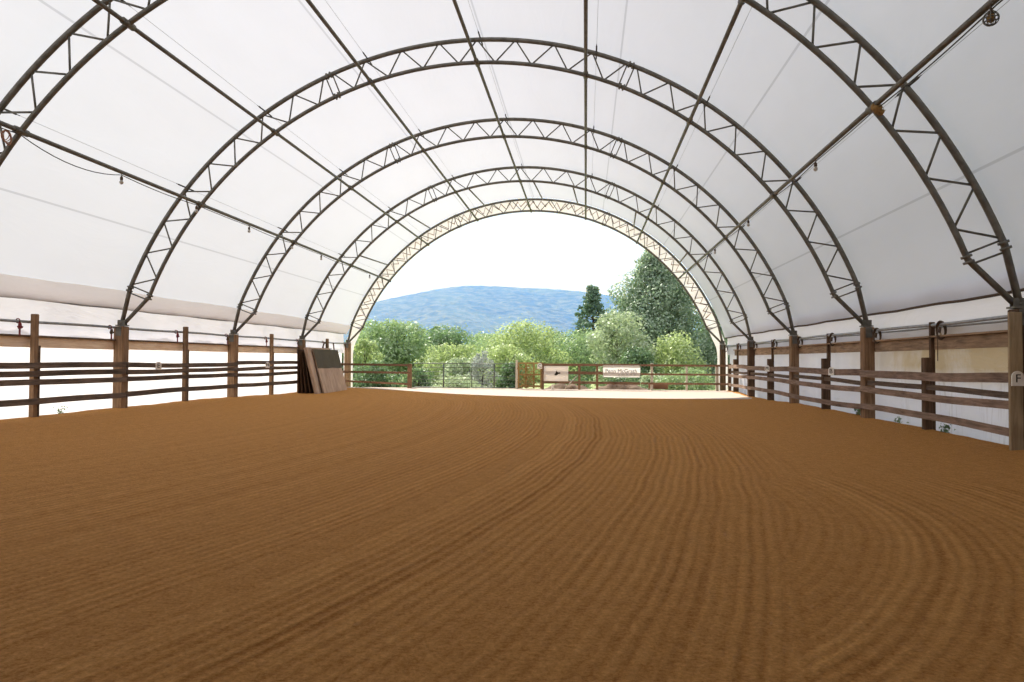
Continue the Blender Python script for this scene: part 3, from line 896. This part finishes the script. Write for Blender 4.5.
# tube gate: two leaves
for x0, x1, lab in ((-5.75, -2.86, 'left leaf of the green grey tube gate'), (-2.78, -0.58, 'narrower leaf of the tube gate, beside the vine panel')):
    t = thing('tube_gate', lab, 'gate', (x0, YF + 0.1, 0.03), 0, 'leaves of the tube gate')
    L = x1 - x0
    m = MB()
    m.tube([(0, 0, 0), (0, 0, 1.2), (L, 0, 1.2), (L, 0, 0), (0, 0, 0)], 0.022, 8); m.build('outer_frame', M['gate'], t)
    for z in (0.2, 0.38, 0.56, 0.78, 1.0):
        m = MB(); m.tube([(0, 0, z), (L, 0, z)], 0.015, 6); m.build('rail', M['gate'], t)
    for xx in ([L * 0.53] if L > 2.5 else [L * 0.52]):
        m = MB(); m.tube([(xx, 0, 0), (xx, 0, 1.2)], 0.035, 8); m.build('upright', M['gate'], t)
    m = MB(); m.box((L - 0.02, -0.03, 0.85), (0.05, 0.04, 0.12)); m.build('latch', M['gate'], t)

# vine panel
t = thing('vine_panel', 'tan wooden panel overgrown with dry brown vines beside the tube gate', 'panel', (0.16, YF + 0.02, 0.0))
m = MB()
m.box((0, 0, 1.27), (1.18, 0.05, 0.08), (0, 0, 0), 1, 0.006); m.box((0, 0, 0.12), (1.18, 0.05, 0.09)); m.box((0, 0, 0.7), (1.18, 0.05, 0.08))
for xx in (-0.56, -0.2, 0.2, 0.56): m.box((xx, 0.03, 0.66), (0.08, 0.04, 1.28))
m.build('frame', M['vine'], t)
m = MB(); rnd = random.Random(5)
for k in range(46):
    p = Vector((rnd.uniform(-.55, .55), -0.05 + rnd.uniform(-.05, .04), rnd.uniform(0, 1.1)))
    d = Vector((rnd.uniform(-1, 1), 0, rnd.uniform(-.4, 1))).normalized()
    pts = [p.copy()]
    for q in range(9):
        d = (d + Vector((rnd.uniform(-.7, .7), rnd.uniform(-.15, .15), rnd.uniform(-.6, .6)))).normalized()
        p = p + d * 0.075
        p.x = max(-.62, min(.62, p.x)); p.z = max(0.02, min(1.3, p.z)); p.y = max(-.16, min(0, p.y))
        pts.append(p.copy())
    m.tube(pts, [0.016 - 0.001 * i for i in range(10)], 5)
m.build('dry_vines', M['vine'], t)

letter_plate('C', (0.66, YF - 0.06, 1.14), 0.0, 0.24, 0.28, 'white plate lettered C on the end fence beside the bird sign')

# bird sign
t = thing('bird_sign', 'white board sign with a small dark bird on the end fence', 'sign', (1.47, YF - 0.045, 0.76))
m = MB(); m.box((0, 0, 0), (1.21, 0.025, 0.75), (0, 0, 0), 1, 0.004); m.build('board', M['banner'], t)
m = MB()
# flying bird: body, two raised wings, tail
bird = [(-0.115, -0.10), (-0.03, -0.125), (0.06, -0.09), (0.075, -0.055), (0.17, -0.035), (0.215, 0.0), (0.16, 0.035), (0.085, 0.03), (0.035, 0.05), (0.01, 0.125), (-0.03, 0.07), (-0.035, 0.005), (-0.075, -0.05)]
m.poly(bird, 0.006)
m.build('bird_emblem', M['black'], t, (0.02, -0.016, 0.03))

# lettered banner
t = thing('banner', 'long pale banner with faded lettering on the end fence', 'banner', (4.69, YF - 0.05, 0.9))
m = MB(); m.grid(lambda u, v: (-0.905 + 1.81 * u, 0.012 * math.sin(u * 9) * math.cos(v * 3), -0.295 + 0.59 * v), 24, 6)
m.build('sheet', M['banner'], t)
me = text_mesh('Penn McGrath', 0.265, 0.003)
me.materials.clear(); me.materials.append(M['inkdark'])
o = bpy.data.objects.new('lettering', me); C.objects.link(o); o.parent = t; o.location = (-0.02, -0.024, 0.0)
m = MB()
for k, w in enumerate((0.12, 0.2, 0.1, 0.16, 0.14)):
    m.box((-0.12 + 0.19 * k, 0, 0.006 * (k % 2)), (w * 0.8, 0.004, 0.022))
m.build('small_print', M['greyink'], t, (0.0, -0.024, -0.175))
m = MB()
for xx in (-0.88, 0.88):
    for zz in (-0.27, 0.27):
        m.tube([(xx, 0.05, zz), (xx, -0.014, zz)], 0.012, 8)
m.build('grommet', M['steel'], t)

# odds and ends along the end fence
m = MB(); m.tube([(0, 0, 0), (0.3, 0.01, 0.32), (0.62, 0.03, 0.66)], [0.03, 0.028, 0.024], 8)
tag(m.build('leaning_pole', M['pale'], None, (1.92, YF - 0.12, 0.03)), 'short pale pole leaning against the rails below the bird sign', 'pole')
m = MB(); m.box((0, 0, 0.1), (0.11, 0.09, 0.24), (0, 0, 0.2), 0.9, 0.01)
tag(m.build('white_stub', M['white'], None, (1.3, YF + 0.15, 0)), 'small white stub standing on the ground below the bird sign', 'stub')
m = MB(); m.box((0, 0, 0.13), (0.95, 0.05, 0.26), (0.15, 0.02, 0), 1, 0.008)
tag(m.build('fallen_plank', M['railX'], None, (6.5, YF + 0.3, 0.03)), 'reddish plank lying on edge behind the rails past the banner', 'plank')
def mound(name, label, x, y, w, d, h, seed, mat):
    m = MB(); rr = random.Random(seed)
    ph = [rr.uniform(0, 6) for _ in range(6)]
    def fn(u, v):
        a, b = u * 2 - 1, v * 2 - 1
        f = max(0, 1 - a * a) * max(0, 1 - b * b)
        n = 1 + 0.35 * math.sin(a * 5 + ph[0]) * math.sin(b * 4 + ph[1]) + 0.2 * math.sin(a * 13 + ph[2]) + 0.15 * math.sin(a * 23 + b * 17 + ph[3])
        return (a * w / 2, b * d / 2, h * f * n - 0.03)
    m.grid(fn, 40, 14)
    return tag(m.build(name, mat, None, (x, y, 0.0)), label, 'soil heap')
mound('soil_heap', 'low heap of dark soil behind the rails under the bird sign', 2.0, YF + 0.9, 2.3, 1.1, 0.24, 1, M['soil'])
mound('soil_heap', 'low heap of dark soil behind the rails under the banner', 4.7, YF + 1.0, 2.7, 1.2, 0.28, 2, M['soil'])

# ------------------------------------------------------------------ planting
rs = np.random.RandomState(4)
def leaves_mesh(name, centers, normals, size, mat, aspect=0.6):
    n = len(centers)
    nr = normals / (np.linalg.norm(normals, axis=1, keepdims=True) + 1e-9)
    rv = rs.normal(size=(n, 3))
    a = np.cross(nr, rv); a /= (np.linalg.norm(a, axis=1, keepdims=True) + 1e-9)
    b = np.cross(nr, a)
    sz = (size * rs.uniform(0.6, 1.35, size=(n, 1)))
    bend = nr * sz * 0.25
    v = np.empty((n, 4, 3))
    v[:, 0] = centers - a * sz
    v[:, 1] = centers - b * sz * aspect + bend
    v[:, 2] = centers + a * sz
    v[:, 3] = centers + b * sz * aspect + bend
    me = bpy.data.meshes.new(name)
    me.vertices.add(n * 4); me.vertices.foreach_set('co', v.reshape(-1).astype(np.float32))
    me.loops.add(n * 4); me.loops.foreach_set('vertex_index', np.arange(n * 4, dtype=np.int32))
    me.polygons.add(n); me.polygons.foreach_set('loop_start', np.arange(0, n * 4, 4, dtype=np.int32))
    me.polygons.foreach_set('loop_total', np.full(n, 4, dtype=np.int32))
    me.materials.append(mat); me.update(calc_edges=True)
    return me

def crown_points(kind, H, W, z0, nblob, nleaf):
    """leaf clumps inside an outline; returns centres, outward normals, clump centres"""
    cs = []
    for i in range(nblob):
        t = (i + 0.5) / nblob
        if kind == 'egg':
            z = t ** 0.9
            prof = (math.sin(PI * min(1, (0.1 + 0.9 * z) ** 0.72))) ** 0.75
            rb = 0.14
        elif kind == 'cone':
            z = t ** 1.15
            prof = (1 - z) ** 0.9 * 0.95 + 0.03
            rb = 0.1
        elif kind == 'round':
            z = t
            prof = math.sqrt(max(0.05, 1 - (2 * z - 0.9) ** 2 / 1.3))
            rb = 0.19
        else:
            z = t ** 1.25
            prof = math.sqrt(max(0.04, 1 - z * z))
            rb = 0.2
        ang = i * 2.39996 + rs.uniform(-.4, .4)
        rad = prof * (W / 2) * (0.45 + 0.55 * rs.uniform(0, 1) ** 0.5) * (1 - rb * 0.8)
        r = rb * W * rs.uniform(0.5, 1.35) * (0.55 + 0.45 * prof)
        rad *= rs.uniform(0.75, 1.18)
        zz = z0 + (H - z0) * z * 0.96
        zz = min(zz, H - r * 0.6)
        cs.append((rad * math.cos(ang), rad * math.sin(ang), zz, r))
    cs = np.array(cs)
    # small sprigs of extra clumps roughen the outline
    ex = cs[rs.randint(0, len(cs), nblob)].copy()
    dv = rs.normal(size=(nblob, 3)); dv /= np.linalg.norm(dv, axis=1, keepdims=True)
    ex[:, :3] += dv * ex[:, 3:4] * rs.uniform(0.8, 1.15, size=(nblob, 1))
    ex[:, 3] *= rs.uniform(0.25, 0.55, size=nblob)
    ex[:, 2] = np.clip(ex[:, 2], 0.1, H - ex[:, 3] * 0.6)
    cs = np.vstack([cs, ex])
    w = cs[:, 3] ** 2; w /= w.sum()
    idx = rs.choice(len(cs), size=nleaf, p=w)
    d = rs.normal(size=(nleaf, 3)); d /= np.linalg.norm(d, axis=1, keepdims=True)
    if kind == 'cone':
        d[:, 2] *= 0.6
    rad = rs.uniform(0.35, 1.0, size=(nleaf, 1)) ** 0.45
    p = cs[idx, :3] + d * cs[idx, 3:4] * rad * np.array([1, 1, 0.8 if kind != 'cone' else 0.55])
    stray = rs.uniform(size=(nleaf, 1)) < 0.14
    p = np.where(stray, cs[idx, :3] + (p - cs[idx, :3]) * rs.uniform(1.1, 1.7, size=(nleaf, 1)), p)
    p[:, 2] = np.maximum(p[:, 2], 0.03)
    nrm = d + np.array([0, 0, 0.35]) + rs.normal(size=(nleaf, 3)) * 0.45
    return p, nrm, cs

def plant(name, label, cat, x, y, H, W, kind, mat, nleaf, leaf, nblob=30, z0=0.0, zb=None, trunk=0.0, group='trees and shrubs beyond the fence'):
    zb = -0.27 - 0.0035 * max(0, y - 40) if zb is None else zb
    t = thing(name, label, cat, (x, y, zb), 0, group)
    H = H - zb
    p, nrm, cs = crown_points(kind, H, W, z0, nblob, nleaf)
    o = bpy.data.objects.new('foliage', leaves_mesh('foliage', p, nrm, leaf, mat)); C.objects.link(o); o.parent = t
    m = MB()
    tr = trunk if trunk else 0.05
    top = H * 0.8 if kind in ('cone', 'egg') else max(z0 + (H - z0) * 0.5, 0.3)
    bendx = rs.uniform(-.1, .1)
    m.tube([(0, 0, -0.1), (bendx * 0.4, 0, top * 0.3), (bendx, 0.05, top * 0.65), (bendx * 0.5, 0, top)], [tr * 1.25, tr, tr * 0.7, tr * 0.2], 8)
    m.build('trunk', M['bark'], t)
    m = MB()
    for i in range(0, nblob, 2 if nblob > 24 else 1):
        cx, cy, cz, r = cs[i]
        zs = min(top * 0.95, max(0.1, cz - math.hypot(cx, cy) * (0.7 if kind != 'cone' else 0.15)))
        m.tube([(bendx * 0.5, 0, zs), (cx * 0.5, cy * 0.5, (zs + cz) / 2 + 0.05), (cx, cy, cz)], [tr * 0.4, tr * 0.28, tr * 0.1], 5)
    m.build('branch', M['bark'], t)
    return t

plant('broadleaf_tree', 'tall sage green broadleaf tree, tallest beyond the fence', 'tree', 8.3, 58, 10.0, 8.0, 'egg', M['leafSage'], 38000, 0.11, 150, 0.6, None, 0.22)
plant('conifer_tree', 'dark loose conifer beside the tall sage green tree', 'tree', 3.6, 75, 9.3, 7.4, 'cone', M['leafDark'], 16000, 0.11, 120, 0.8, None, 0.16)
plant('leafy_shrub', 'pale green leafy shrub in front of the conifer and tall tree', 'shrub', 5.1, 50, 4.9, 3.9, 'round', M['leafPale'], 9000, 0.1, 34, 0.2, None, 0.07)
plant('broadleaf_tree', 'spreading mid green tree behind the end rails nearest the bright side', 'tree', -11.6, 55, 4.3, 6.0, 'round', M['leafMid'], 12000, 0.11, 46, 0.9, None, 0.14)
plant('broadleaf_tree', 'darker bushy tree right behind the gate post', 'tree', -9.9, 66, 4.0, 5.0, 'round', M['leafDeep'], 9000, 0.11, 36, 0.4, None, 0.12)
plant('leafy_shrub', 'sunny yellow green shrub beside the opening, bright side', 'shrub', -11.6, 47, 2.7, 2.6, 'dome', M['leafYel'], 5000, 0.09, 24, 0.1)
plant('leafy_shrub', 'deep green shrub in the corner by the cream flap, bright side', 'shrub', -12.3, 44.5, 2.4, 2.0, 'dome', M['leafDeep'], 4000, 0.09, 20, 0.0)
plant('leafy_shrub', 'broad yellow green shrub, highest behind the gate and vine panel', 'shrub', -2.0, 61, 4.5, 7.6, 'dome', M['leafYel'], 14000, 0.11, 46, 0.0)
plant('leafy_shrub', 'dull green shrub behind the bird sign', 'shrub', 2.4, 68, 4.2, 7.4, 'dome', M['leafMid'], 11000, 0.11, 36, 0.0)
plant('leafy_shrub', 'mid green shrub behind the middle of the tube gate', 'shrub', -6.2, 74, 3.9, 7.2, 'dome', M['leafMid'], 9000, 0.1, 30, 0.0)
plant('leafy_shrub', 'low yellow green shrub behind the left gate leaf', 'shrub', -6.6, 51, 2.5, 5.0, 'dome', M['leafYel'], 9000, 0.09, 30, 0.0)
plant('leafy_shrub', 'low bright shrub behind the narrow gate leaf', 'shrub', -2.4, 50, 2.4, 3.8, 'dome', M['leafYel'], 7000, 0.09, 24, 0.0)
plant('twiggy_bush', 'grey twiggy bush standing behind the tube gate', 'bush', -3.5, 45, 2.0, 1.7, 'dome', M['leafGrey'], 3000, 0.06, 22, 0.0)
plant('leafy_shrub', 'pale washed shrub behind the left gate upright', 'shrub', -5.1, 46.5, 1.5, 2.4, 'dome', M['leafPale'], 4000, 0.08, 22, 0.0)
plant('leafy_shrub', 'small deep green bush beside the vine panel', 'shrub', -1.55, 43.5, 1.3, 1.7, 'dome', M['leafDeep'], 3500, 0.07, 20, 0.0)
plant('leafy_shrub', 'bright yellow green shrub under the tall tree, behind the reddish rails', 'shrub', 8.9, 50, 3.3, 4.2, 'dome', M['leafYel'], 7000, 0.09, 28, 0.0)
plant('leafy_shrub', 'deep green shrub behind the lettered banner', 'shrub', 6.2, 47, 2.2, 3.2, 'dome', M['leafDeep'], 6000, 0.09, 26, 0.0)
plant('leafy_shrub', 'soft grey green shrub by the cream flap, tarp side', 'shrub', 12.2, 52, 4.2, 3.8, 'dome', M['leafSage'], 7000, 0.1, 30, 0.0)
plant('broadleaf_tree', 'blue green tree half hidden behind the tarp side of the opening', 'tree', 14.5, 66, 6.3, 5.0, 'egg', M['leafDeep'], 9000, 0.12, 40, 0.5, None, 0.15)
plant('leafy_shrub', 'low weedy shrub against the reddish rails near the corner', 'shrub', 8.6, 40.5, 0.95, 2.6, 'dome', M['leafMid'], 4000, 0.06, 24, 0.0)
plant('leafy_shrub', 'low pale weeds against the rails past the banner', 'shrub', 6.6, 40.2, 0.8, 1.9, 'dome', M['leafPale'], 2600, 0.06, 18, 0.0)
plant('leafy_shrub', 'dark undergrowth behind the end rails, bright side', 'shrub', -9.2, 41.5, 1.3, 2.6, 'dome', M['leafDeep'], 4500, 0.07, 24, 0.0)
plant('leafy_shrub', 'dark low bush beside the brown gate post', 'shrub', -7.2, 43.5, 0.9, 1.9, 'dome', M['leafDeep'], 3000, 0.06, 18, 0.0)
plant('bramble', 'low dark bramble behind the rails under the bird sign', 'bramble', 2.2, 39.0, 0.75, 2.0, 'dome', M['leafDeep'], 3500, 0.05, 22, 0.0)
plant('bramble', 'low dark bramble behind the rails under the lettered banner', 'bramble', 4.9, 39.1, 0.65, 2.1, 'dome', M['leafDeep'], 3500, 0.05, 22, 0.0)
plant('bramble', 'low green bramble behind the rails before the far corner', 'bramble', 7.4, 38.4, 0.7, 2.4, 'dome', M['leafMid'], 3500, 0.05, 22, 0.0)
plant('bramble', 'low pale bramble behind the middle of the tube gate', 'bramble', -4.0, 39.5, 0.5, 2.6, 'dome', M['leafPale'], 3500, 0.05, 22, 0.0)
far = [(-24, 90, 5.0), (-16.5, 100, 6.0), (-9, 90, 4.6), (-2.5, 100, 5.2), (5, 110, 5.8), (12, 98, 7.5), (20, 90, 8.0), (28, 100, 7.0)]
fk = ['leafMid', 'leafDeep', 'leafMid', 'leafDeep', 'leafMid', 'leafDeep', 'leafMid', 'leafDeep']
fn_ = ['first', 'second', 'third', 'fourth', 'fifth', 'sixth', 'seventh', 'eighth']
for i, (x, y, h) in enumerate(far):
    plant('distant_tree', 'distant round tree at the foot of the mountain, %s from the bright side' % fn_[i], 'tree', x, y, h, 7.6, 'round', M[fk[i]], 7000, 0.17, 30, 0.2, None, 0.2, 'distant trees below the mountain')

# weeds at the foot of the side walls
def weed(x, y, h, n, label):
    t = thing('weed', label, 'weed', (x, y, 0.0), 0, 'weeds at the foot of the walls')
    p = np.column_stack([rs.normal(0, h * 0.16, n), rs.normal(0, h * 0.5, n), np.abs(rs.normal(h * 0.4, h * 0.25, n)) + 0.03])
    nr = rs.normal(size=(n, 3)) + np.array([0, 0, 0.5])
    o = bpy.data.objects.new('foliage', leaves_mesh('foliage', p, nr, h * 0.16, M['leafDeep'])); C.objects.link(o); o.parent = t
    m = MB()
    for k in range(6):
        m.tube([(0, rs.uniform(-h, h) * 0.4, 0), (rs.uniform(-.05, .05), rs.uniform(-h, h) * 0.5, h * rs.uniform(.5, .9))], 0.004, 4)
    m.build('stem', M['leafDeep'], t)
weed(10.08, 20.0, 0.26, 90, 'green weed growing behind the rails before the second arch, tarp side')
weed(10.05, 15.35, 0.2, 60, 'small green weed by the first slim post, tarp side')
weed(10.08, 17.6, 0.16, 40, 'tiny weed between first slim post and second arch, tarp side')
weed(-10.1, 17.0, 0.2, 30, 'tiny weed past the first slim post, bright side')

# ------------------------------------------------------------------ mountain and haze
ridge = [(-2600, 95), (-2000, 130), (-1400, 150), (-950, 165), (-771, 183), (-717, 207), (-620, 228), (-539, 243), (-440, 256), (-380, 260), (-293, 257), (-210, 249), (-137, 247), (-60, 243), (17, 235), (85, 221), (200, 190), (385, 150), (700, 130), (1200, 170), (1800, 150), (2600, 120)]
rx = np.array([r[0] for r in ridge]); rz = np.array([r[1] for r in ridge])
NX, NY = 220, 60
xs = np.linspace(-2400, 2400, NX + 1)
mb = MB()
def mount_fn(u, v):
    X = -2400 + 4800 * u
    t = v
    y = 900 + 2400 * t
    k = min(1.0, t / 0.667)
    top = float(np.interp(X, rx, rz)) * 1.0
    prof = k ** 1.35 if t <= 0.667 else 1 - 0.5 * ((t - 0.667) / 0.333)
    z = -15 + (top + 15) * prof
    gul = 10 * math.sin(X * 0.011 + 1.5 * math.sin(y * 0.003)) + 6 * math.sin(X * 0.027 + y * 0.006) + 3 * math.sin(X * 0.071 - y * 0.03) 
    z += gul * math.sin(PI * min(1, k)) * 0.9
    z += 1.3 * math.sin(X * 0.31 + y) + 1.0 * math.sin(X * 0.173 + 2 * y)
    return (X, y, z)
mb.grid(mount_fn, NX, NY)
struct(mb.build('mountain', M['forest']), 'long forested mountain ridge in blue haze beyond the trees', 'mountain')

hz = NT('haze')
vs = hz.n('ShaderNodeVolumeScatter')
vs.inputs['Color'].default_value = (0.075, 0.285, 1.0, 1)
vs.inputs['Density'].default_value = 0.00050
vs.inputs['Anisotropy'].default_value = 0.0
hz.l(vs.outputs[0], hz.out.inputs['Volume'])
mb = MB(); mb.box((0, 1900, 150), (6000, 3400, 380))
hb = mb.build('haze', hz.m)
tag(hb, 'thin blue summer haze lying over the mountain', 'haze', kind='stuff')

# ------------------------------------------------------------------ light
w = bpy.data.worlds.new('sky'); SC.world = w
w.use_nodes = True
nt = w.node_tree
bg = nt.nodes['Background']
bg.inputs['Color'].default_value = (0.92, 0.965, 1.0, 1)
bg.inputs['Strength'].default_value = 1.13
sun = bpy.data.lights.new('sun', 'SUN')
sun.energy = 9.0
sun.color = (1.0, 0.96, 0.92)
sun.angle = math.radians(0.8)
so = bpy.data.objects.new('sun', sun); C.objects.link(so)
d = Vector((-math.sin(math.radians(28)) * math.cos(math.radians(43)), math.cos(math.radians(28)) * math.cos(math.radians(43)), math.sin(math.radians(43))))
so.rotation_euler = d.to_track_quat('Z', 'Y').to_euler()
so.location = d * 60

# ------------------------------------------------------------------ camera
cam = bpy.data.cameras.new('camera')
co = bpy.data.objects.new('camera', cam); C.objects.link(co)
yaw, pitch, roll = 0.10078, 0.026095, 0.005646
cy, sy, cp, sp = math.cos(yaw), math.sin(yaw), math.cos(pitch), math.sin(pitch)
fwd = Vector((-sy * cp, cy * cp, sp)); right = Vector((cy, sy, 0)); up = right.cross(fwd)
r2 = right * math.cos(roll) + up * math.sin(roll)
u2 = up * math.cos(roll) - right * math.sin(roll)
co.matrix_world = Matrix(((r2.x, u2.x, -fwd.x, 2.9313), (r2.y, u2.y, -fwd.y, 0), (r2.z, u2.z, -fwd.z, 1.42), (0, 0, 0, 1)))
cam.sensor_width = 36.0
cam.lens = 729.41 * 36.0 / 1024.0
cam.clip_end = 8000
cam.clip_start = 0.05
SC.camera = co

SC.view_settings.view_transform = 'Standard'
SC.view_settings.look = 'None'
SC.view_settings.gamma = 1.0
SC.view_settings.use_curve_mapping = False
SC.view_settings.exposure = 0.0
SC.cycles.use_denoising = True
SC.cycles.max_bounces = 8
SC.cycles.diffuse_bounces = 4
SC.cycles.transmission_bounces = 6
SC.cycles.volume_bounces = 0
SC.cycles.sample_clamp_indirect = 6.0
